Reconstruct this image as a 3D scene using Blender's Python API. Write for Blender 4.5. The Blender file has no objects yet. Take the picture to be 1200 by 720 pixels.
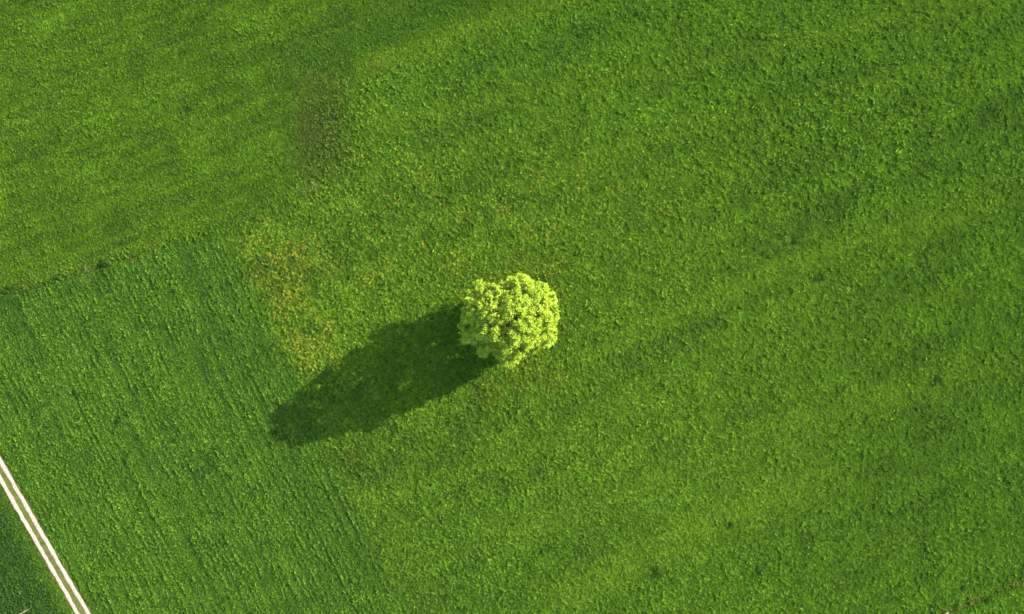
import bpy, math, random
import numpy as np
from mathutils import Vector, Matrix

random.seed(11)
rng = np.random.default_rng(11)
scene = bpy.context.scene
col = scene.collection

# ------------------------------------------------------------------ camera
S = 0.155                       # metres of ground per map unit (1200 x 720 units fill the view)
CAM_H = 165.0
def W(u, v):                    # map unit -> ground metres
    return ((u - 600.0) * S, (360.0 - v) * S)

cam_d = bpy.data.cameras.new('camera')
cam = bpy.data.objects.new('camera', cam_d)
col.objects.link(cam)
cam.location = (0, 0, CAM_H)
cam.rotation_euler = (0, 0, 0)
cam_d.sensor_width = 36.0
cam_d.lens = 36.0 * CAM_H / (1200 * S)
cam_d.clip_end = 20000
scene.camera = cam

# ------------------------------------------------------------------ sky, sun, exposure
SUN_EL = math.radians(20.2)
sun_az = math.atan2(132.0, 275.0)          # direction towards the sun: +x, a little +y
sun_dir = Vector((math.cos(sun_az) * math.cos(SUN_EL), math.sin(sun_az) * math.cos(SUN_EL), math.sin(SUN_EL)))
world = bpy.data.worlds.new('World')
scene.world = world
world.use_nodes = True
wn = world.node_tree.nodes; wl = world.node_tree.links
wn.clear()
sky = wn.new('ShaderNodeTexSky'); sky.sky_type = 'NISHITA'; sky.sun_disc = False
sky.sun_elevation = SUN_EL
sky.dust_density = 1.6
sky.sun_rotation = math.pi / 2 - sun_az
bg = wn.new('ShaderNodeBackground'); bg.inputs['Strength'].default_value = 0.15
wo = wn.new('ShaderNodeOutputWorld')
wl.new(sky.outputs[0], bg.inputs[0]); wl.new(bg.outputs[0], wo.inputs[0])
sun_d = bpy.data.lights.new('sun', 'SUN')
sun_d.energy = 4.8; sun_d.angle = math.radians(0.6); sun_d.color = (1.0, 0.93, 0.80)
sun = bpy.data.objects.new('sun', sun_d)
col.objects.link(sun)
sun.location = sun_dir * 120
sun.rotation_euler = sun_dir.to_track_quat('Z', 'Y').to_euler()

vs = scene.view_settings
vs.view_transform = 'Standard'; vs.look = 'None'; vs.gamma = 1.0; vs.use_curve_mapping = False
vs.exposure = 2.5
scene.cycles.max_bounces = 9
scene.cycles.diffuse_bounces = 7
scene.cycles.transmission_bounces = 7
scene.cycles.transparent_max_bounces = 4
scene.render.film_transparent = False

# ------------------------------------------------------------------ helpers
def tag(o, label=None, cat=None, group=None, kind=None):
    if label: o['label'] = label
    if cat: o['category'] = cat
    if group: o['group'] = group
    if kind: o['kind'] = kind
    return o

def mesh_np(name, V, F, smooth=False):
    """V (n,3); F = list of arrays of faces (m,k)."""
    me = bpy.data.meshes.new(name)
    V = np.asarray(V, dtype=np.float32)
    if not isinstance(F, (list, tuple)): F = [F]
    loops = np.concatenate([np.asarray(f, dtype=np.int32).ravel() for f in F])
    sizes = np.concatenate([np.full(len(f), np.asarray(f).shape[1], dtype=np.int32) for f in F])
    starts = np.concatenate([[0], np.cumsum(sizes)[:-1]]).astype(np.int32)
    me.vertices.add(len(V)); me.vertices.foreach_set('co', V.ravel())
    me.loops.add(len(loops)); me.loops.foreach_set('vertex_index', loops)
    me.polygons.add(len(sizes)); me.polygons.foreach_set('loop_start', starts)
    me.update(calc_edges=True)
    if smooth: me.polygons.foreach_set('use_smooth', np.ones(len(sizes), dtype=bool))
    return me

def add_attr(me, name, typ, domain, data):
    a = me.attributes.new(name, typ, domain)
    key = {'FLOAT': 'value', 'INT': 'value', 'FLOAT_VECTOR': 'vector', 'FLOAT_COLOR': 'color'}[typ]
    if typ == 'FLOAT_COLOR' and data.shape[1] == 3:
        data = np.concatenate([data, np.ones((len(data), 1))], 1)
    a.data.foreach_set(key, np.ascontiguousarray(data, dtype=np.int32 if typ == 'INT' else np.float32).ravel())

def link(name, me, mat=None, parent=None):
    o = bpy.data.objects.new(name, me)
    if mat: me.materials.append(mat)
    col.objects.link(o)
    if parent: o.parent = parent
    return o

def _h(ix, iy, seed):
    n = (ix.astype(np.int64) * 374761393 + iy.astype(np.int64) * 668265263 + seed * 1442695041) & 0x7fffffff
    n = ((n ^ (n >> 13)) * 1274126177) & 0x7fffffff
    n = (n ^ (n >> 16)) & 0xffff
    return n / 65535.0
def vnoise(x, y, seed=0):
    ix = np.floor(x); iy = np.floor(y)
    fx = x - ix; fy = y - iy
    fx = fx * fx * (3 - 2 * fx); fy = fy * fy * (3 - 2 * fy)
    a = _h(ix, iy, seed); b = _h(ix + 1, iy, seed); c = _h(ix, iy + 1, seed); d = _h(ix + 1, iy + 1, seed)
    return (a * (1 - fx) + b * fx) * (1 - fy) + (c * (1 - fx) + d * fx) * fy
def fbm(x, y, seed=0, oct=4):
    s = np.zeros_like(x); amp = 0.5; tot = 0
    for k in range(oct):
        s += amp * vnoise(x + 17.3 * k, y - 9.1 * k, seed + k * 31); tot += amp
        x = x * 2.03; y = y * 2.03; amp *= 0.5
    return s / tot                     # 0..1, mean .5
def sstep(a, b, x):
    t = np.clip((x - a) / (b - a), 0, 1); return t * t * (3 - 2 * t)
def gauss(d, w): return np.exp(-(d / w) ** 2)
def pdist(u, v, pts):
    """distance to a polyline, and signed side (positive = right-hand side when walking along it, v down)"""
    best = np.full(u.shape, 1e9); side = np.zeros(u.shape); par = np.zeros(u.shape)
    n = len(pts) - 1
    for i in range(n):
        ax, ay = pts[i]; bx, by = pts[i + 1]
        dx, dy = bx - ax, by - ay; L2 = dx * dx + dy * dy
        t = ((u - ax) * dx + (v - ay) * dy) / L2
        lo = -1e9 if i == 0 else 0.0; hi = 1e9 if i == n - 1 else 1.0
        tc = np.clip(t, lo, hi)
        qx = u - (ax + tc * dx); qy = v - (ay + tc * dy)
        d = np.sqrt(qx * qx + qy * qy); m = d < best
        best = np.where(m, d, best)
        side = np.where(m, np.sign(dx * (v - ay) - dy * (u - ax)), side)
        par = np.where(m, i + tc, par)
    return best, side, par

# ------------------------------------------------------------------ the lie of the land (map units)
TRACK = [(-300.0, 30.0), (0.0, 550.0), (98.0, 720.0), (420.0, 1290.0)]
DITCH_W = [(-400.0, 466.0), (0.0, 348.0), (45.0, 336.0), (115.0, 313.0), (170.0, 296.0), (262.0, 268.0)]
HAY_E = [(220.0, 180.0), (262.0, 268.0), (300.0, 352.0), (330.0, 420.0), (385.0, 540.0), (440.0, 640.0), (500.0, 760.0), (700.0, 1180.0)]
DITCH_E = [(900.0, 800.0), (1100.0, 722.0), (1135.0, 706.0), (1166.0, 694.0), (1200.0, 680.0), (1500.0, 560.0)]
BEND = [(372.0, 215.0), (366.0, 175.0), (374.0, 130.0), (400.0, 97.0), (445.0, 70.0), (520.0, 44.0), (600.0, 17.0), (800.0, -40.0)]

def survey(u, v):
    """what grows where: returns a dict of masks (0..1) for every point"""
    r = {'u': u}
    wob = (fbm(u / 26, v / 26, 3, 3) - .5) * 16
    wob2 = (fbm(u / 9, v / 9, 5, 2) - .5) * 7
    uu, vv = u + wob + wob2, v + wob2 - wob * .5
    dW, sW, _ = pdist(u, v, DITCH_W)
    dWs = np.where(sW > 0, dW, -dW)                 # positive below the ditch line
    dH, sH, _ = pdist(uu, vv, HAY_E)
    dHs = np.where(sH > 0, dH, -dH)                 # positive to the west of the hay field's edge
    hay = sstep(-8, 7, dHs + (fbm(u / 7, v / 7, 6, 2) - .5) * 6) * sstep(-2.5, 2.5, dWs + wob2 * .3)
    r['hay'] = hay
    dWw, sWw, _ = pdist(uu, vv, DITCH_W)
    # north-west pasture, its eastern edge runs up to the bend
    eedge, es, _ = pdist(uu, vv, [(262, 268), (330, 228), (366, 200), (374, 130), (430, 80), (560, 28), (700, -20), (900, -80)])
    ees = np.where(es < 0, eedge, -eedge)
    r['past'] = sstep(-14, 14, ees) * (1 - hay)
    r['mead'] = np.clip(1 - hay - r['past'], 0, 1)
    dT, sT, _ = pdist(u, v, TRACK)
    r['dT'] = dT; r['sT'] = sT
    r['swside'] = sstep(4, 30, np.where(sT > 0, dT, -dT))
    dE, sE, _ = pdist(u + wob2, v + wob2, DITCH_E)
    r['dE'] = dE; r['beyondE'] = sstep(0, 5, np.where(sE > 0, dE, -dE))
    r['dWs'] = dWs; r['dW'] = dW
    r['ditchW'] = gauss(dW + wob2 * .15, 2.6) * sstep(235, 150, u)
    r['ditchE'] = gauss(dE, 5.0)
    r['dHs'] = dHs
    # rows of the hay field run with the track
    c, s = 0.44, 0.898
    al = u * c + v * s; ac = u * s - v * c
    ac = ac + (fbm(u / 120, v / 120, 8, 2) - .5) * 10
    rows = fbm(al / 150, ac / 3.9, 21, 2) * .65 + fbm(al / 45, ac / 2.2, 23, 2) * .35
    saw = .5 + .5 * np.sin(ac * 2 * math.pi / 6.0 + 3.0 * (fbm(al / 160, ac / 40, 29, 2) - .5))
    amp = .26 * sstep(.30, .62, fbm(u / 55, v / 55, 33, 2))
    rows = rows * (1 - amp) + amp * saw
    r['rows'] = rows
    fur = np.zeros_like(u)
    for (p, q, w, k) in (((252, 322), (296, 440), 2.4, 1), ((262, 318), (352, 560), 2.4, .9), ((216, 362), (246, 456), 2.0, .9),
                         ((140, 388), (180, 470), 1.8, .5), ((270, 352), (330, 486), 1.7, .8), ((384, 560), (455, 700), 2.4, .9),
                         ((396, 566), (470, 720), 1.8, .6), ((300, 500), (420, 720), 1.8, .5), ((55, 672), (95, 745), 1.7, .9),
                         ((228, 420), (330, 660), 1.6, .45), ((176, 330), (215, 430), 1.6, .4), ((60, 430), (130, 560), 1.6, .35),
                         ((330, 430), (440, 690), 1.8, .5), ((14, 560), (70, 668), 2.0, .3)):
        d, _, t = pdist(u + (wob2 + wob * .4) * .35, v, [p, q])
        fur = np.maximum(fur, k * gauss(d, w) * sstep(-.08, .05, t) * sstep(1.08, .92, t) * (0.35 + .65 * sstep(.35, .6, fbm(u / 11, v / 11, 77, 2))))
    r['fur'] = fur
    # broad drifts across the meadow rise gently to the east
    a = math.radians(22); c, s = math.cos(a), -math.sin(a)
    bendv = v + ((u - 600) / 600.0) ** 2 * 30
    al = u * c + bendv * s; ac = -u * s + bendv * c
    r['drift'] = fbm(al / 260, ac / 42, 41, 3)
    r['drift2'] = fbm(al / 90, ac / 17, 43, 2)
    # fine combing of the pasture
    a = math.radians(19); c, s = math.cos(a), -math.sin(a)
    al = u * c + v * s; ac = -u * s + v * c
    r['comb'] = fbm(al / 42, ac / 6, 51, 3)
    r['blot'] = fbm(u / 60, v / 60, 61, 4)
    r['blot2'] = fbm(u / 20, v / 20, 63, 3)
    r['grain'] = fbm(u / 5.5, v / 5.5, 65, 2)
    # bend of the old headland
    dB, sB, tB = pdist(uu, vv, BEND)
    r['bend'] = gauss(dB, 15) * sstep(2.2, 4.2, tB) * sstep(8.5, 5.5, tB)
    dU, sU, tU = pdist(uu, vv, [(330, 82), (420, 48), (500, 18), (570, -4)])
    r['darktop'] = gauss(dU, 17) * sstep(-.3, .3, tU)
    r['bare'] = np.clip(gauss(np.hypot((uu - 378) / 36, (vv - 155) / 66), 1.0) * 1.05, 0, 1)
    # dandelions: thick along the hay field's edge, thinning out round the tree
    dand = np.zeros_like(u)
    for (cx, cy, rx, ry, k) in ((330, 330, 54, 66, 1.0), (360, 405, 42, 60, 1.0), (300, 300, 26, 30, .7), (430, 330, 60, 50, .5), (395, 430, 40, 26, .7),
                                (640, 300, 130, 60, .20), (740, 330, 90, 40, .18), (600, 170, 150, 30, .16), (440, 560, 110, 60, .12), (620, 470, 130, 60, .18),
                                (470, 620, 60, 60, .08), (410, 255, 90, 45, .26), (585, 420, 90, 40, .16), (830, 420, 130, 90, .06), (540, 240, 80, 50, .25), (570, 255, 220, 90, .34)):
        dand = np.maximum(dand, k * np.exp(-((uu - cx) / rx) ** 2 - ((vv - cy) / ry) ** 2))
    r['dand'] = dand * r['mead'] * (1 - sstep(-16, 5, dHs + (r['grain'] - .5) * 22)) * sstep(.34, .70, r['blot2'] * .6 + r['grain'] * .4)
    r['olive'] = np.clip(np.maximum(dand * (.35 + 1.3 * r['blot2']), .60 * gauss(np.hypot((uu - 640) / 360, (vv - 380) / 230), 1.0)), 0, 1) * r['mead']
    r['lush'] = gauss(np.hypot((uu - 1010) / 190, (vv - 130) / 120), 1.0)     # coarse, tall growth in the north-east
    sw = np.zeros_like(u)
    for (pts, w, k) in (([(690, 425), (780, 375), (900, 318), (1060, 262), (1230, 225)], 12, .55), ([(560, 640), (700, 590), (850, 520), (1000, 470), (1220, 420)], 16, .40),
                        ([(640, 705), (780, 640), (900, 585), (1000, 560)], 20, .55), ([(430, 150), (560, 118), (700, 92), (900, 60), (1200, -20)], 11, .40),
                        ([(620, 210), (760, 165), (920, 120), (1200, 60)], 10, .35)):
        d, _, t = pdist(uu, vv, pts)
        sw = np.maximum(sw, k * gauss(d, w) * sstep(-.4, .5, t) * sstep(len(pts) - .6, len(pts) - 2., t))
    r['swath'] = sw * (.4 + 1.2 * r['blot2'])
    r['pale'] = np.clip(gauss(np.hypot((uu - 860) / 130, (vv - 590 + (uu - 860) * .35) / 50), 1.0), 0, 1)
    return r

def mix(A, B, t):
    t = np.clip(t, 0, 1)[:, None]
    return A * (1 - t) + np.asarray(B)[None, :] * t

def sward(r):
    """leaf colour of the grass (reflectance)"""
    n = len(r['hay'])
    C = np.zeros((n, 3)) + np.array((0.066, 0.124, 0.0050))[None] * np.array((.83, .89, .75))[None]
    C = mix(C, (0.054, 0.101, 0.0036), r['past'])
    C = mix(C, (0.0500, 0.1010, 0.0112), r['hay'])
    C = mix(C, (0.063, 0.102, 0.0044), np.maximum(r['olive'] * .8, .62 * r['mead'] * gauss(r['dHs'] + 16, 34)))
    def tone(amount):                                   # scales the leaf colour up or down
        nonlocal C
        C = C * (1 + np.clip(amount, -.6, .6))[:, None] * np.array((1, 1, 1))[None]
    tone(r['mead'] * np.maximum(r['drift'] - .5, -.09) * .45)
    tone(r['mead'] * (r['drift2'] - .5) * .32)
    tone(np.maximum(r['blot'] - .5, -.12) * .34 * (1 - .6 * r['hay']))
    tone((r['blot2'] - .5) * .40)
    tone(r['past'] * (r['comb'] - .5) * .6)
    tone(r['hay'] * (r['rows'] - .5) * 1.1)
    C = mix(C, (0.064, 0.116, 0.0050), r['mead'] * sstep(.50, .75, r['drift']) * .5)
    C = mix(C, (0.070, 0.127, 0.0055), r['pale'] * .8)
    C = mix(C, (0.074, 0.128, 0.0055), np.clip(r['swath'] * 1.8, 0, 1) * r['mead'])
    C = mix(C, (0.082, 0.130, 0.0075), r['bend'] * .8)
    C = mix(C, (0.036, 0.080, 0.0040), r['darktop'] * .7)
    C = mix(C, (0.044, 0.066, 0.0085), r['bare'] * .85)
    C = mix(C, (0.025, 0.056, 0.0050), r['swside'] * .85)  # darker grass past the track; corner vignetting is also put into this colour
    C = mix(C, (0.072, 0.092, 0.0100), gauss(r['dT'], 8.5) * .7)
    C = mix(C, (0.074, 0.104, 0.0080), gauss(r['dWs'] + 7, 6) * .45 * (1 - r['mead']) * sstep(240, 160, r['u']))
    C = mix(C, (0.095, 0.090, 0.0300), gauss(r['dE'], 4.5) * .55 * r['grain'] * 1.6)
    C = mix(C, (0.062, 0.128, 0.0090), r['beyondE'] * .9 * (1 - gauss(r['dE'], 6)))
    return C * np.array((.96, 1.05, 1.0))[None]

def land(u, v, r):
    """height of the ground in metres"""
    z = (fbm(u / 300, v / 300, 90, 2) - .5) * .8 + (r['blot2'] - .5) * .12
    z = z - .16 * r['ditchW'] - .35 * r['ditchE'] + .16 * gauss(r['dE'] - 9, 6) - .08 * r['fur'] + .07 * (r['rows'] - .5) * r['hay']
    f = sstep(9, 16, r['dT'])                     # the track is graded level with its strip
    tree = sstep(5, 40, np.hypot(u - 597, v - 377))
    return z * f * tree

# ------------------------------------------------------------------ materials
def new_mat(name):
    m = bpy.data.materials.new(name); m.use_nodes = True
    nt = m.node_tree; nt.nodes.clear()
    out = nt.nodes.new('ShaderNodeOutputMaterial')
    return m, nt, out
def N(nt, t, **kw):
    n = nt.nodes.new(t)
    for k, v in kw.items():
        if k in n.bl_rna.properties: setattr(n, k, v)
        else: n.inputs[k.replace('_', ' ')].default_value = v
    return n

def leaf_shader(nt, out, color_socket, trans=0.35, rough=0.55, spec=0.25, tgain=(1.25, 1.15, .55)):
    p = N(nt, 'ShaderNodeBsdfPrincipled'); p.inputs['Roughness'].default_value = rough
    p.inputs['Specular IOR Level'].default_value = spec
    t = N(nt, 'ShaderNodeBsdfTranslucent')
    g = N(nt, 'ShaderNodeMix', data_type='RGBA', blend_type='MULTIPLY'); g.inputs['Factor'].default_value = 1
    g.inputs['B'].default_value = (*tgain, 1)
    nt.links.new(color_socket, g.inputs['A'])
    nt.links.new(color_socket, p.inputs['Base Color']); nt.links.new(g.outputs['Result'], t.inputs['Color'])
    ms = N(nt, 'ShaderNodeMixShader'); ms.inputs[0].default_value = trans
    nt.links.new(p.outputs[0], ms.inputs[1]); nt.links.new(t.outputs[0], ms.inputs[2])
    nt.links.new(ms.outputs[0], out.inputs['Surface'])

def hue_jitter(nt, src, amount=.05, val=.5):
    oi = N(nt, 'ShaderNodeObjectInfo')
    hs = N(nt, 'ShaderNodeHueSaturation')
    m1 = N(nt, 'ShaderNodeMapRange'); m1.inputs['To Min'].default_value = .5 - amount; m1.inputs['To Max'].default_value = .5 + amount * .5
    m2 = N(nt, 'ShaderNodeMapRange'); m2.inputs['To Min'].default_value = 1 - val; m2.inputs['To Max'].default_value = 1 + val
    wn2 = N(nt, 'ShaderNodeTexWhiteNoise', noise_dimensions='1D')
    nt.links.new(oi.outputs['Random'], wn2.inputs['W'])
    nt.links.new(oi.outputs['Random'], m1.inputs['Value']); nt.links.new(wn2.outputs['Value'], m2.inputs['Value'])
    nt.links.new(m1.outputs[0], hs.inputs['Hue']); nt.links.new(m2.outputs[0], hs.inputs['Value'])
    nt.links.new(src, hs.inputs['Color'])
    return hs.outputs['Color']

def grass_material():
    m, nt, out = new_mat('grass_blades')
    a = N(nt, 'ShaderNodeAttribute', attribute_type='INSTANCER', attribute_name='tint')
    c = hue_jitter(nt, a.outputs['Color'], .014, .28)
    leaf_shader(nt, out, c, .30, .7, .0)
    return m
GRASS = grass_material()

def simple_leaf(name, c, trans=.35, var=.3, scale=2.0):
    m, nt, out = new_mat(name)
    tc = N(nt, 'ShaderNodeTexCoord'); nz = N(nt, 'ShaderNodeTexNoise', Scale=scale, Detail=3.0)
    nt.links.new(tc.outputs['Object'], nz.inputs['Vector'])
    rp = N(nt, 'ShaderNodeValToRGB')
    rp.color_ramp.elements[0].position = .3; rp.color_ramp.elements[1].position = .7
    rp.color_ramp.elements[0].color = (*[x * (1 - var) for x in c], 1); rp.color_ramp.elements[1].color = (*[x * (1 + var) for x in c], 1)
    nt.links.new(nz.outputs['Fac'], rp.inputs['Fac'])
    leaf_shader(nt, out, rp.outputs['Color'], trans, .7, .04)
    return m

def ground_material():
    m, nt, out = new_mat('turf_soil')
    a = N(nt, 'ShaderNodeAttribute', attribute_name='tint')
    tc = N(nt, 'ShaderNodeTexCoord')
    n1 = N(nt, 'ShaderNodeTexNoise', Scale=1.6, Detail=5.0, Roughness=.65)
    n2 = N(nt, 'ShaderNodeTexNoise', Scale=6.0, Detail=3.0)
    nt.links.new(tc.outputs['Object'], n1.inputs['Vector']); nt.links.new(tc.outputs['Object'], n2.inputs['Vector'])
    r = N(nt, 'ShaderNodeValToRGB'); r.color_ramp.elements[0].position = .35; r.color_ramp.elements[1].position = .68
    r.color_ramp.elements[0].color = (.40, .36, .40, 1); r.color_ramp.elements[1].color = (1.0, 1.0, 1.0, 1)
    nt.links.new(n1.outputs['Fac'], r.inputs['Fac'])
    mu = N(nt, 'ShaderNodeMix', data_type='RGBA', blend_type='MULTIPLY'); mu.inputs['Factor'].default_value = 1
    nt.links.new(a.outputs['Color'], mu.inputs['A']); nt.links.new(r.outputs['Color'], mu.inputs['B'])
    p = N(nt, 'ShaderNodeBsdfPrincipled', Roughness=.95)
    p.inputs['Specular IOR Level'].default_value = .0
    nt.links.new(mu.outputs['Result'], p.inputs['Base Color'])
    b = N(nt, 'ShaderNodeBump', Strength=.7, Distance=.25)
    ad = N(nt, 'ShaderNodeMath', operation='ADD')
    nt.links.new(n1.outputs['Fac'], ad.inputs[0]); nt.links.new(n2.outputs['Fac'], ad.inputs[1])
    nt.links.new(ad.outputs[0], b.inputs['Height']); nt.links.new(b.outputs[0], p.inputs['Normal'])
    nt.links.new(p.outputs[0], out.inputs['Surface'])
    return m

def earth_material(name, c0, c1, scale=3.0, bump=.04):
    m, nt, out = new_mat(name)
    tc = N(nt, 'ShaderNodeTexCoord')
    n1 = N(nt, 'ShaderNodeTexNoise', Scale=scale, Detail=6.0, Roughness=.7)
    nt.links.new(tc.outputs['Object'], n1.inputs['Vector'])
    r = N(nt, 'ShaderNodeValToRGB'); r.color_ramp.elements[0].position = .32; r.color_ramp.elements[1].position = .62
    r.color_ramp.elements[0].color = (*c0, 1); r.color_ramp.elements[1].color = (*c1, 1)
    nt.links.new(n1.outputs['Fac'], r.inputs['Fac'])
    p = N(nt, 'ShaderNodeBsdfPrincipled', Roughness=.9); p.inputs['Specular IOR Level'].default_value = .2
    nt.links.new(r.outputs['Color'], p.inputs['Base Color'])
    b = N(nt, 'ShaderNodeBump', Strength=.6, Distance=bump)
    nt.links.new(n1.outputs['Fac'], b.inputs['Height']); nt.links.new(b.outputs[0], p.inputs['Normal'])
    nt.links.new(p.outputs[0], out.inputs['Surface'])
    return m

# ------------------------------------------------------------------ ground: one sheet, fine in the middle, coarse to the horizon
def axis(lo, hi, step, far):
    mid = np.arange(lo, hi + 1e-6, step)
    out = [mid]; g = []; d = step; x = hi
    while x < far:
        d *= 1.35; x += d; g.append(x)
    g = np.array(g)
    return np.concatenate([-(g - hi)[::-1] + lo, mid, g])
gx = axis(-108, 108, .40, 6000); gy = axis(-70, 70, .40, 6000)
GX, GY = np.meshgrid(gx, gy)
GU = (GX / S + 600).ravel(); GV = (360 - GY / S).ravel()
R = survey(GU, GV)
GZ = land(GU, GV, R)
far = sstep(140, 400, np.hypot(GX.ravel(), GY.ravel()))
GZ = GZ * (1 - far)
nx, ny = len(gx), len(gy)
idx = np.arange(nx * ny).reshape(ny, nx)
quads = np.stack([idx[:-1, :-1], idx[:-1, 1:], idx[1:, 1:], idx[1:, :-1]], -1).reshape(-1, 4)
me = mesh_np('ground', np.stack([GX.ravel(), GY.ravel(), GZ], 1), quads, True)
GC = sward(R) * .72
GC = mix(GC, (.032, .030, .010), np.clip(R['ditchW'] * .9 + R['ditchE'] * .75 + R['fur'] * .45, 0, 1))
GC = mix(GC, (.034, .040, .012), R['bare'] * .7)
add_attr(me, 'tint', 'FLOAT_COLOR', 'POINT', GC)
ground = link('ground', me, ground_material())
tag(ground, 'wide green meadow floor under the grass', 'ground', kind='structure')

# ------------------------------------------------------------------ cart track with two pale wheel ruts
def along_track(n0, n1, step):
    P = []
    p0 = np.array(W(*TRACK[0])); p1 = np.array(W(*TRACK[2]))
    d = (p1 - p0) / np.linalg.norm(p1 - p0); nrm = np.array((-d[1], d[0]))
    return np.array(W(0, 550)), d, nrm
t0, td, tn = along_track(0, 0, 0)
def strip(name, off, half, z, mat, parent, wig, seed, crown=.0):
    ts = np.arange(-75, 90, .30)
    P = t0[None] + ts[:, None] * td[None]
    w1 = half * (1 + wig * (fbm(ts / 1.1, ts * 0 + seed, seed, 3) - .5) * 2)
    w2 = half * (1 + wig * (fbm(ts / 1.1, ts * 0 + seed + 40, seed + 5, 3) - .5) * 2)
    o = off + (fbm(ts / 9, ts * 0, seed + 9, 2) - .5) * .22
    cols = [(-1, w1, 0.), (-.6, w1, crown), (0, w1, crown * .6), (.6, w2, crown), (1, w2, 0.)]
    V = []
    for k, w, dz in cols:
        q = P + (o + k * w)[:, None] * tn[None]
        V.append(np.concatenate([q, np.full((len(ts), 1), z + dz)], 1))
    V = np.stack(V, 1).reshape(-1, 3); n = len(ts); c = len(cols)
    i = np.arange(n * c).reshape(n, c)
    F = np.stack([i[:-1, :-1], i[1:, :-1], i[1:, 1:], i[:-1, 1:]], -1).reshape(-1, 4)
    F = F[:, ::-1]
    return link(name, mesh_np(name, V, F, True), mat, parent)
m_bed = earth_material('trodden_turf', (.042, .038, .012), (.066, .076, .015), 2.0)
m_rut = earth_material('pale_gravel', (.150, .122, .088), (.275, .238, .185), 2.6, .03)
track = strip('track', 0, 1.35, .030, m_bed, None, .16, 3)
tag(track, 'straight grassy cart track with two pale gravel ruts', 'track', kind='structure')
for i, sgn in enumerate((-1, 1)):
    strip('wheel_rut', sgn * .83, .34, .045, m_rut, track, .42, 20 + i * 7, .012)

# ------------------------------------------------------------------ grass: tufts scattered as instances
def tuft_mesh(name, n, h, spread, width, lean, seed, upright=.5):
    g = np.random.default_rng(seed)
    V = []; F3 = []; F4 = []
    for i in range(n):
        a = g.uniform(0, 2 * math.pi); rr = spread * math.sqrt(g.uniform(0, 1))
        b = np.array((rr * math.cos(a), rr * math.sin(a), -.02))
        az = a + g.normal(0, .8); L = h * g.uniform(.55, 1.15); ln = lean * g.uniform(.3, 1.3)
        d = np.array((math.cos(az), math.sin(az), 0)); w = np.array((-d[1], d[0], 0)) * width * g.uniform(.6, 1.2)
        mid = b + d * ln * L * .30 + np.array((0, 0, L * .62))
        tip = b + d * ln * L * .95 + np.array((0, 0, L * (1.0 - .25 * ln)))
        k = len(V)
        V += [b - w * .5, b + w * .5, mid + w * .55, mid - w * .55, tip]
        F4.append((k, k + 1, k + 2, k + 3)); F3.append((k + 3, k + 2, k + 4))
    me = mesh_np(name, np.array(V), [np.array(F4), np.array(F3)], False)
    return me

def prototypes(cname, meshes, mat):
    c = bpy.data.collections.new(cname)
    for i, me in enumerate(meshes):
        me.materials.append(mat)
        c.objects.link(bpy.data.objects.new(me.name, me))
    return c

def scatter_object(name, P, rot, scl, tint, idx, coll):
    me = bpy.data.meshes.new(name)
    me.vertices.add(len(P)); me.vertices.foreach_set('co', np.ascontiguousarray(P, dtype=np.float32).ravel())
    add_attr(me, 'rot', 'FLOAT_VECTOR', 'POINT', rot)
    add_attr(me, 'scl', 'FLOAT_VECTOR', 'POINT', scl)
    add_attr(me, 'tint', 'FLOAT_COLOR', 'POINT', tint)
    add_attr(me, 'pick', 'INT', 'POINT', idx)
    o = link(name, me)
    ng = bpy.data.node_groups.new(name + '_scatter', 'GeometryNodeTree')
    ng.interface.new_socket('Geometry', in_out='INPUT', socket_type='NodeSocketGeometry')
    ng.interface.new_socket('Geometry', in_out='OUTPUT', socket_type='NodeSocketGeometry')
    gi = ng.nodes.new('NodeGroupInput'); go = ng.nodes.new('NodeGroupOutput')
    ci = ng.nodes.new('GeometryNodeCollectionInfo'); ci.inputs['Collection'].default_value = coll
    ci.inputs['Separate Children'].default_value = True; ci.inputs['Reset Children'].default_value = True
    ip = ng.nodes.new('GeometryNodeInstanceOnPoints'); ip.inputs['Pick Instance'].default_value = True
    def na(n, t):
        x = ng.nodes.new('GeometryNodeInputNamedAttribute'); x.data_type = t; x.inputs['Name'].default_value = n
        return [s for s in x.outputs if s.enabled and s.name == 'Attribute'][0]
    e2r = ng.nodes.new('FunctionNodeEulerToRotation')
    L = ng.links
    L.new(gi.outputs[0], ip.inputs['Points']); L.new(ci.outputs[0], ip.inputs['Instance'])
    L.new(na('pick', 'INT'), ip.inputs['Instance Index'])
    L.new(na('rot', 'FLOAT_VECTOR'), e2r.inputs[0]); L.new(e2r.outputs[0], ip.inputs['Rotation'])
    L.new(na('scl', 'FLOAT_VECTOR'), ip.inputs['Scale'])
    L.new(ip.outputs[0], go.inputs[0])
    md = o.modifiers.new('scatter', 'NODES'); md.node_group = ng
    return o

tufts = [tuft_mesh('tuft_%d' % i, 11, .27, .17, .070, .9, 100 + i) for i in range(5)] + \
        [tuft_mesh('weed_%d' % i, 10, .31, .16, .11, 1.15, 140 + i) for i in range(3)]
grass_coll = prototypes('grass_tufts', tufts, GRASS)

XH, YH = 102.0, 64.0
NG = int(2 * XH * 2 * YH * 23)
px = rng.uniform(-XH, XH, NG); py = rng.uniform(-YH, YH, NG)
pu = px / S + 600; pv = 360 - py / S
r = survey(pu, pv)
clump = fbm(pu / 3.3, pv / 3.3, 201, 2); clump2 = fbm(pu / 10, pv / 10, 205, 2)
keep = rng.uniform(0, 1, NG) < (0.55 + .8 * sstep(.30, .62, clump))
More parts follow.
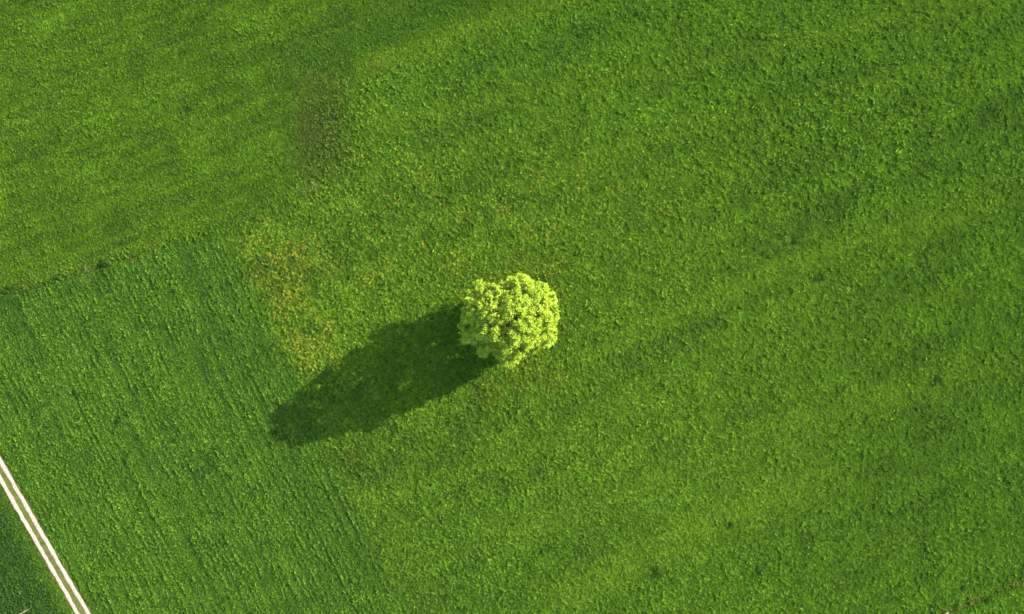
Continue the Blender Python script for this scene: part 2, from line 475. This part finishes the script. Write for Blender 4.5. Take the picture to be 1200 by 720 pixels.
# nothing grows in the ruts, little on the crown of the track and in the ditches
lat = (px - t0[0]) * tn[0] + (py - t0[1]) * tn[1]
inrut = np.minimum(np.abs(lat - .83), np.abs(lat + .83)) < .40 - .22 * fbm(pu / 2.5, pv / 2.5, 88, 2)
keep &= ~inrut
keep &= rng.uniform(0, 1, NG) > .60 * r['ditchW']
keep &= rng.uniform(0, 1, NG) > .35 * r['ditchE']
keep &= rng.uniform(0, 1, NG) > .80 * r['fur']
keep &= rng.uniform(0, 1, NG) > .22 * r['bare']
keep &= np.hypot(pu - 597, pv - 377) > 4
K = np.nonzero(keep)[0]
px, py, pu, pv, clump, clump2, lat = (a[K] for a in (px, py, pu, pv, clump, clump2, lat))
r = {k: v[K] for k, v in r.items()}
n = len(K)
hgt = 0.55 + .9 * sstep(.25, .8, clump) * (.55 + .6 * r['lush'] + .25 * r['mead']) + .6 * (clump2 - .5) + .5 * (r['blot'] - .5)
hgt *= 1 - .30 * r['past'] - .12 * r['hay'] - .21 * r['pale'] - .35 * r['swath'] * r['mead']
hgt *= 1 + .75 * (r['rows'] - .5) * r['hay'] * 2
hgt *= np.where(np.abs(lat) < 1.45, .38, .45 + .55 * sstep(1.4, 4.5, np.abs(lat)))
hgt *= rng.uniform(.7, 1.3, n)
hgt *= 1 + .5 * gauss(r['dWs'] + 5, 5) * (1 - r['mead'])
wid = (.80 + .35 * hgt) * (1 - .20 * (r['past'] + r['hay'])) * np.where(np.abs(lat) < 1.45, .5, 1.0)
tint = sward(r)
tint = np.clip(tint * (1 + .35 * (r['grain'] - .5))[:, None], .0115, .9)
# a share of yellower seed heads and leaf rosettes in the flower meadow
yel = rng.uniform(0, 1, n) < .30 * r['olive']
tint[yel] = tint[yel] * np.array((1.55, 1.25, 1.1))
cool = rng.uniform(0, 1, n) < .06 + .05 * r['lush']
tint[cool] = tint[cool] * np.array((.78, .90, 1.1))
z = land(pu, pv, r)
# pushed over by the mower / the wind: lean follows the drift direction
rot = np.stack([rng.normal(0, .16, n), rng.normal(0, .16, n), rng.uniform(0, 2 * math.pi, n)], 1)
pick = rng.integers(0, 5, n)
wd = rng.uniform(0, 1, n) < .18 + .35 * r['lush'] + .12 * r['hay']
pick[wd] = rng.integers(5, 8, wd.sum())
grass = scatter_object('grass', np.stack([px, py, z], 1), rot, np.stack([wid, wid, hgt], 1), tint, pick, grass_coll)
tag(grass, 'thick spring grass covering the fields round the tree', 'grass', kind='stuff')
print('grass tufts', n)

# ------------------------------------------------------------------ dandelions
def flower_mesh(name, n, seed):
    g = np.random.default_rng(seed); V = []; F = []
    for i in range(n):
        a = g.uniform(0, 6.28); rr = .17 * math.sqrt(g.uniform()); c = np.array((rr * math.cos(a), rr * math.sin(a), g.uniform(.22, .36)))
        s = g.uniform(.019, .033); k = len(V); t = g.normal(0, .25, 2)
        for j in range(6):
            q = j * math.pi / 3
            V.append(c + s * np.array((math.cos(q), math.sin(q), t[0] * math.cos(q) + t[1] * math.sin(q))))
        V.append(c + np.array((0, 0, s * .45)))
        F += [(k + j, k + (j + 1) % 6, k + 6) for j in range(6)]
    return mesh_np(name, np.array(V), [np.array(F)], False)
m_fl, nt, out = new_mat('dandelion_yellow')
a = N(nt, 'ShaderNodeAttribute', attribute_type='INSTANCER', attribute_name='tint')
leaf_shader(nt, out, a.outputs['Color'], .2, .7, .1, (1, 1, 1))
fl_coll = prototypes('dandelion_heads', [flower_mesh('heads_%d' % i, 4 + 2 * i, 300 + i) for i in range(4)], m_fl)
NF = 330000
fx = rng.uniform(-XH, XH, NF); fy = rng.uniform(-YH, YH, NF); fu = fx / S + 600; fv = 360 - fy / S
rf = survey(fu, fv)
k = rng.uniform(0, 1, NF) < np.clip(rf['dand'] * 1.1, 0, 1) * .42 + .0008 * rf['mead']
fx, fy, fu, fv = fx[k], fy[k], fu[k], fv[k]; rf = {a: b[k] for a, b in rf.items()}; n = len(fx)
ft = np.array((.34, .305, .03))[None] * rng.uniform(.75, 1.2, n)[:, None] * np.array((1, 1, 1))[None]
fs = rng.uniform(.75, 1.3, n)
fo = scatter_object('dandelions', np.stack([fx, fy, land(fu, fv, rf)], 1), np.stack([n * [0], n * [0], rng.uniform(0, 6.28, n)], 1).astype(float),
                    np.stack([fs, fs, fs], 1), ft, rng.integers(0, 4, n), fl_coll)
tag(fo, 'yellow dandelion heads sprinkled through the meadow grass', 'dandelions', kind='stuff')
print('dandelions', n)

# ------------------------------------------------------------------ dry straw and dead stalks along the ditch and headland
dry, nt, out = new_mat('dry_stalks')
a = N(nt, 'ShaderNodeAttribute', attribute_type='INSTANCER', attribute_name='tint')
leaf_shader(nt, out, hue_jitter(nt, a.outputs['Color'], .01, .3), .2, .7, .1, (1, 1, .9))
dry_coll = prototypes('dry_tufts', [tuft_mesh('straw_%d' % i, 9, .55, .22, .05, 1.5, 400 + i) for i in range(3)], dry)
ND = 90000
dx = rng.uniform(-XH, XH, ND); dy = rng.uniform(-YH, YH, ND); du = dx / S + 600; dv = 360 - dy / S
rd = survey(du, dv)
dS, _, tS = pdist(du, dv, [(341, 231), (372, 217)])
pr = .32 * gauss(rd['dE'], 4) * (sstep(.45, .7, rd['blot2']) + .15) + .0 * rd['bare'] + .9 * gauss(dS, 2.2) * (tS > -.05) * (tS < 1.05) + .07 * gauss(rd['dW'] - 2, 3) * (du < 190) * (rd['dWs'] < 0) + .02 * gauss(rd['dT'], 11)
k = rng.uniform(0, 1, ND) < pr
dx, dy, du, dv = dx[k], dy[k], du[k], dv[k]; rd = {a: b[k] for a, b in rd.items()}; n = len(dx)
dt = np.array((.13, .115, .045))[None] * rng.uniform(.6, 1.3, n)[:, None]
ds = rng.uniform(.6, 1.1, n)
so = scatter_object('dry_grass', np.stack([dx, dy, land(du, dv, rd)], 1), np.stack([rng.normal(0, .2, n), rng.normal(0, .2, n), rng.uniform(0, 6.28, n)], 1),
                    np.stack([ds, ds, ds], 1), dt, rng.integers(0, 3, n), dry_coll)
tag(so, 'pale dry grass stalks along the ditch and the headland', 'dry grass', kind='stuff')

# ------------------------------------------------------------------ the tree
def tube(path, rad, sides=7):
    path = np.asarray(path, float); n = len(path); V = []
    for i in range(n):
        t = path[min(i + 1, n - 1)] - path[max(i - 1, 0)]; t = t / (np.linalg.norm(t) + 1e-9)
        ref = np.array((0, 0, 1.)) if abs(t[2]) < .9 else np.array((1., 0, 0))
        a = np.cross(t, ref); a /= np.linalg.norm(a); b = np.cross(t, a)
        for j in range(sides):
            q = 2 * math.pi * j / sides
            V.append(path[i] + rad[i] * (math.cos(q) * a + math.sin(q) * b))
    F = []
    for i in range(n - 1):
        for j in range(sides):
            F.append((i * sides + j, i * sides + (j + 1) % sides, (i + 1) * sides + (j + 1) % sides, (i + 1) * sides + j))
    return np.array(V), np.array(F)
def join(parts):
    V = []; F = []; k = 0
    for v, f in parts:
        V.append(v); F.append(f + k); k += len(v)
    return np.concatenate(V), np.concatenate(F)

TX, TY = W(597, 378)
tree = bpy.data.objects.new('broadleaf_tree', None); col.objects.link(tree)
tree.location = (TX, TY, 0); tree.empty_display_size = 2
tag(tree, 'lone round tree with bright yellow-green spring leaves in open meadow', 'tree')
m_bark = earth_material('bark', (.030, .022, .013), (.075, .055, .033), 4.0, .05)

OUT = [(470, 130), (540, 160), (612, 200), (642, 250), (655, 300), (650, 350), (642, 400), (636, 462), (578, 503), (535, 515), (480, 520), (462, 568), (412, 590), (372, 570), (345, 530),
       (255, 530), (240, 472), (165, 467), (190, 400), (168, 355), (185, 290), (195, 230), (250, 170), (330, 175), (385, 188), (412, 145)]
oa = []; orr = []
for (a, b) in OUT:
    ex = (a - 411) / 4.235 * S; ey = (372 - b) / 4.235 * S
    oa.append(math.atan2(ey, ex) % (2 * math.pi)); orr.append(math.hypot(ex, ey) * (CAM_H - 7) / CAM_H * .955)
o_ = np.argsort(oa); oa = np.array(oa)[o_]; orr = np.array(orr)[o_]
def Rphi(phi): return np.interp(phi % (2 * math.pi), np.concatenate([oa - 2 * math.pi, oa, oa + 2 * math.pi]), np.tile(orr, 3))
PZ = [1.3, 2.2, 3.6, 6.0, 8.2, 11.0, 13.6, 15.6, 17.0, 17.6]; PR = [.40, .70, .90, 1.0, 1.0, .92, .77, .58, .36, .0]
def prof(z): return np.interp(z, PZ, PR)

g = np.random.default_rng(77)
lobes = []
for (a, b, z, lr) in ((414, 572, 5.5, .75), (400, 535, 7.0, .8), (472, 150, 6.5, .9), (185, 462, 5.0, .7), (622, 450, 6.0, .9), (638, 305, 6.5, .85), (245, 190, 6.5, .9), (540, 498, 5.5, .8), (265, 515, 4.5, .8), (190, 340, 6.0, .8), (375, 385, 13.2, .8), (455, 400, 12.8, .9), (411, 343, 15.0, .8), (432, 374, 14.0, .6), (384, 360, 14.0, .65), (415, 440, 12.6, .85), (360, 430, 12.0, .75)):
    lobes.append((np.array(((a - 411) / 4.235 * S * .92, (372 - b) / 4.235 * S * .92, z)), lr))
tries = 0
while len(lobes) < 260 and tries < 40000:
    tries += 1
    z = g.uniform(2.0, 16.9); phi = g.uniform(0, 2 * math.pi); lr = g.uniform(.50, 1.05) * (1.15 if g.uniform() < .2 else 1)
    rr = Rphi(phi) * prof(z)
    if g.uniform() > (rr / 8.5) * .9 + .12: continue
    f = max(rr - lr * .9, 0) * (1.07 - .27 * g.uniform() ** 1.2)
    zz = z - (lr * .8 if z > 12 else 0)
    p = np.array((f * math.cos(phi), f * math.sin(phi), zz))
    if math.hypot(p[0] + .0, p[1] + 1.2) < .40: continue          # an open place near the leader
    if any(np.linalg.norm(p - q) < .74 * (lr + l2) for q, l2 in lobes): continue
    lobes.append((p, lr))
nouter = len(lobes)
tries = 0
while len(lobes) < nouter + 60 and tries < 20000:                    # inner foliage
    tries += 1
    z = g.uniform(2.5, 14.5); phi = g.uniform(0, 2 * math.pi); lr = g.uniform(.7, 1.1)
    f = Rphi(phi) * prof(z) * g.uniform(.30, .68)
    p = np.array((f * math.cos(phi), f * math.sin(phi), z - .8))
    if math.hypot(p[0], p[1] + 1.2) < .40: continue
    if any(np.linalg.norm(p - q) < .62 * (lr + l2) for q, l2 in lobes): continue
    lobes.append((p, lr))
print('lobes', len(lobes))

# trunk and leader
zs = np.array([-.15, .0, .3, .9, 1.8, 3.2, 5.0, 7.5, 10, 12.5, 14.6])
tr = np.array([.62, .58, .48, .42, .39, .36, .31, .24, .17, .10, .05])
tp = np.stack([.25 * np.sin(zs * .5) * (zs > 0) * .6, -.08 * zs * (zs < 6) - .48 * (zs >= 6) + .03 * np.maximum(zs - 6, 0), zs], 1)
V, F = tube(tp, tr, 12)
trunk = link('trunk', mesh_np('trunk', V, F, True), m_bark, tree)
def leader(z): return np.array((np.interp(z, zs, tp[:, 0]), np.interp(z, zs, tp[:, 1]), z))

# main limbs: lobes gathered by direction and height, each limb one part
NL = 11
limb_of = []
dirs = []
for i in range(NL):
    zc = [3.0, 3.4, 3.2, 3.6, 5.2, 5.5, 5.8, 8.2, 8.6, 9.0, 11.2][i]
    ac = [0.2, 1.75, 3.3, 4.8, 1.0, 3.1, 5.2, .4, 2.5, 4.5, 1.4][i]
    dirs.append((zc, ac))
groups = [[] for _ in range(NL)]
for p, lr in lobes:
    ph = math.atan2(p[1], p[0]); best = min(range(NL), key=lambda i: abs(((ph - dirs[i][1] + math.pi) % (2 * math.pi)) - math.pi) * 3.2 + abs((p[2] - 2.2) - dirs[i][0] - .25 * np.hypot(p[0], p[1])) * .9)
    groups[best].append((p, lr))
sprays = []
for i, gr in enumerate(groups):
    if not gr: continue
    zc, ac = dirs[i]; base = leader(zc); base_r = .17 if zc < 5 else .13 if zc < 8 else .09
    cen = np.mean([p for p, _ in gr], 0); end = base + (cen - base) * .78
    kn = base + (end - base) * .5 + np.array((0, 0, .45))
    path = [base, base + (kn - base) * .5 + g.normal(0, .1, 3), kn, kn + (end - kn) * .5 + g.normal(0, .15, 3), end]
    parts = [tube(path, [base_r, base_r * .85, base_r * .68, base_r * .5, base_r * .3], 7)]
    path = np.array(path)
    for p, lr in gr:
        j = int(np.argmin(np.linalg.norm(path[1:] - p, axis=1) - np.arange(4) * .05)) + 1
        s = path[max(j - 1, 1)] if g.uniform() < .5 else path[j]
        m = s + (p - s) * .5 + np.array((0, 0, -.12 * np.linalg.norm(p - s) * .4)) + g.normal(0, .12, 3)
        parts.append(tube([s, m, p], [base_r * .42, base_r * .30, .025], 5))
        ns = max(6, int(13 * lr ** 1.6))
        for q in range(ns):
            d = g.normal(0, 1, 3); d /= np.linalg.norm(d)
            oo = p.copy(); oo[2] -= 7.5; oo /= (np.linalg.norm(oo) + 1e-6)
            d = d + .75 * oo; d /= np.linalg.norm(d)
            e = p + d * lr * (g.uniform(.55, 1.0) if g.uniform() < .78 else g.uniform(1.0, 1.5))
            if e[2] < .9: e[2] = .9 + g.uniform(0, .4)
            if q % 2 == 0: parts.append(tube([p, p + (e - p) * .55 + g.normal(0, .06, 3), e], [.022, .016, .008], 3))
            sprays.append((e, d, lr))
    V, F = join(parts)
    link('limb', mesh_np('limb', V, F, True), m_bark, tree)

# leaves
E = np.array([s[0] for s in sprays]); D = np.array([s[1] for s in sprays])
per = g.integers(24, 48, len(E))
I = np.repeat(np.arange(len(E)), per); nl = len(I)
off = g.normal(0, 1, (nl, 3)) * np.array((.18, .18, .13)) * g.uniform(.7, 1.35, len(E))[I][:, None]
P = E[I] + off
nrm = g.normal(0, 1, (nl, 3)) * .95 + D[I] * .5 + np.array((0, 0, .35)); nrm /= np.linalg.norm(nrm, axis=1)[:, None]
t1 = np.cross(nrm, g.normal(0, 1, (nl, 3))); t1 /= np.linalg.norm(t1, axis=1)[:, None]; t2 = np.cross(nrm, t1)
sz = g.uniform(.085, .165, nl)[:, None]
A = P - t1 * sz * 1.15; B = P + t2 * sz * .8 + nrm * sz * .25; Cc = P + t1 * sz * 1.15; Dd = P - t2 * sz * .8 + nrm * sz * .25
V = np.stack([A, B, Cc, Dd], 1).reshape(-1, 3)
base = np.arange(nl)[:, None] * 4
F = np.concatenate([base + np.array([[0, 1, 2]]), base + np.array([[0, 2, 3]])], 0)
me = mesh_np('crown', V, F, False)
tone = (g.uniform(0, 1, len(E))[I] * .65 + g.uniform(0, 1, nl) * .35)
LC = np.array((.155, .255, .018))[None] * (1 - tone[:, None]) + np.array((.330, .420, .042))[None] * tone[:, None]
add_attr(me, 'tint', 'FLOAT_COLOR', 'POINT', np.repeat(LC, 4, 0))
m_leaf, nt, out = new_mat('spring_leaf')
a = N(nt, 'ShaderNodeAttribute', attribute_name='tint')
leaf_shader(nt, out, a.outputs['Color'], .45, .5, .15, (1.05, 1.05, .6))
crown = link('crown', me, m_leaf, tree)
print('leaves', nl)

# ------------------------------------------------------------------ weed clumps and scrub
def weed_mesh(name, L, Wd, H, n, leaf, seed):
    g = np.random.default_rng(seed)
    nb = 5
    bl = [(g.uniform(-.5, .5) * L * .75, g.uniform(-.3, .3) * Wd, g.uniform(.6, 1) * H) for _ in range(nb)]
    P = []; Dn = []
    for i in range(n):
        b = bl[i % nb]; d = g.normal(0, 1, 3); d[2] = abs(d[2]); d /= np.linalg.norm(d)
        f = g.uniform(.35, 1) ** .5
        P.append((b[0] + d[0] * f * L * .26, b[1] + d[1] * f * Wd * .38, .05 + d[2] * f * b[2])); Dn.append(d)
    P = np.array(P); Dn = np.array(Dn)
    nr = Dn + g.normal(0, .5, P.shape); nr /= np.linalg.norm(nr, axis=1)[:, None]
    t1 = np.cross(nr, g.normal(0, 1, P.shape)); t1 /= np.linalg.norm(t1, axis=1)[:, None]; t2 = np.cross(nr, t1)
    s = g.uniform(.7, 1.2, n)[:, None] * leaf
    V = np.stack([P - t1 * s, P + t2 * s * .5 + nr * s * .2, P + t1 * s, P - t2 * s * .5 + nr * s * .2], 1).reshape(-1, 3)
    # stems down to the soil
    k = np.arange(n)[:, None] * 4
    F = np.concatenate([k + np.array([[0, 1, 2]]), k + np.array([[0, 2, 3]])], 0)
    sv = []; sf = []
    for i in range(0, n, 5):
        b = len(V) + len(sv); q = P[i]
        sv += [(q[0] * .6 - .015, q[1] * .6, -.06), (q[0] * .6 + .015, q[1] * .6, -.06), tuple(q)]; sf.append((b, b + 1, b + 2))
    return mesh_np(name, np.concatenate([V, np.array(sv)]), [np.concatenate([F, np.array(sf)])], False)
m_scrub = simple_leaf('scrub_leaf', (.034, .070, .008), .3, .3)
m_dock = simple_leaf('dock_leaf', (.026, .064, .008), .3, .3)
def zat(u, v):
    ua = np.array([float(u)]); va = np.array([float(v)])
    return float(land(ua, va, survey(ua, va))[0])
for (u, v, L, Wd, H, rz, lab, sd) in (
        (12, 339, 4.2, 1.7, .45, 16, 'long low dark green scrub patch at the field ditch, widest of three', 1),
        (68, 324, 2.8, 1.0, .32, 18, 'thin flat dark scrub patch on the ditch between two bushier ones', 2),
        (121, 308, 2.2, 1.5, .50, 20, 'small rounded dark bush where the field ditch fades out', 3)):
    o = link('shrub', weed_mesh('shrub', L, Wd, H, 900, .10, 500 + sd), m_scrub)
    x, y = W(u, v); o.location = (x, y, zat(u, v)); o.rotation_euler.z = math.radians(rz)
    tag(o, lab, 'shrub', 'scrub patches on the field ditch')
dock_me = [weed_mesh('weed_clump', 1.9, 1.6, .36, 260, .13, 520 + i) for i in range(3)]
for m in dock_me: m.materials.append(m_dock)
for i, (u, v, s) in enumerate(((1100, 445, 1.25), (770, 668, 1.2), (852, 614, 1.1), (729, 616, .9), (541, 688, 1.0), (930, 280, .9), (962, 326, 1.15), (965, 404, .8),
                               (1118, 392, .9), (890, 668, 1.0), (140, 492, .9), (92, 462, .9))):
    o = bpy.data.objects.new('weed_clump', dock_me[i % 3]); col.objects.link(o)
    x, y = W(u, v); o.location = (x, y, zat(u, v)); o.rotation_euler.z = i * 1.7; o.scale = (s, s, s)
    tag(o, 'dark blue-green leafy weed clump standing out of the paler grass', 'weed clump', 'dark weed clumps in the grass')

# ------------------------------------------------------------------ pale branch and log
m_wood = earth_material('bleached_wood', (.12, .095, .05), (.20, .165, .095), 3.0, .02)
def branch(name, a, b, r0, r1, seed, twigs):
    g = np.random.default_rng(seed)
    ax, ay = W(*a); bx, by = W(*b); n = 9
    ts = np.linspace(0, 1, n)
    path = np.stack([(bx - ax) * ts, (by - ay) * ts, r0 + .12 + .10 * np.sin(ts * 3)], 1) + g.normal(0, .03, (n, 3))
    parts = [tube(path, r0 + (r1 - r0) * ts + g.normal(0, .006, n), 9)]
    for k in range(twigs):
        i = g.integers(2, n - 2); d = (path[-1] - path[0]) / np.linalg.norm(path[-1] - path[0])
        d = d + np.array((-d[1], d[0], .1)) * (1 if k % 2 else -1) * .9
        parts.append(tube([path[i], path[i] + d * .25, path[i] + d * .55], [r1 * .6, r1 * .45, .01], 5))
    caps = []
    V, F = join(parts)
    nr = 9
    c0 = np.array([[0, j, j + 1] for j in range(1, nr - 1)]); last = (n - 1) * nr
    c1 = np.array([[last, last + j + 1, last + j] for j in range(1, nr - 1)])
    o = link(name, mesh_np(name, V, [F, np.concatenate([c0, c1])], True), m_wood)
    o.location = (ax, ay, max(zat(*a), zat(*b)))
    return o
o = branch('fallen_branch', (10, 728), (37, 712), .13, .06, 5, 4)
tag(o, 'pale bare branch lying in dark grass beside the cart track', 'branch')
o = branch('log', (1097, 727), (1112, 716), .17, .12, 8, 1)
tag(o, 'short pale log lying at the end of the weedy ditch', 'log')
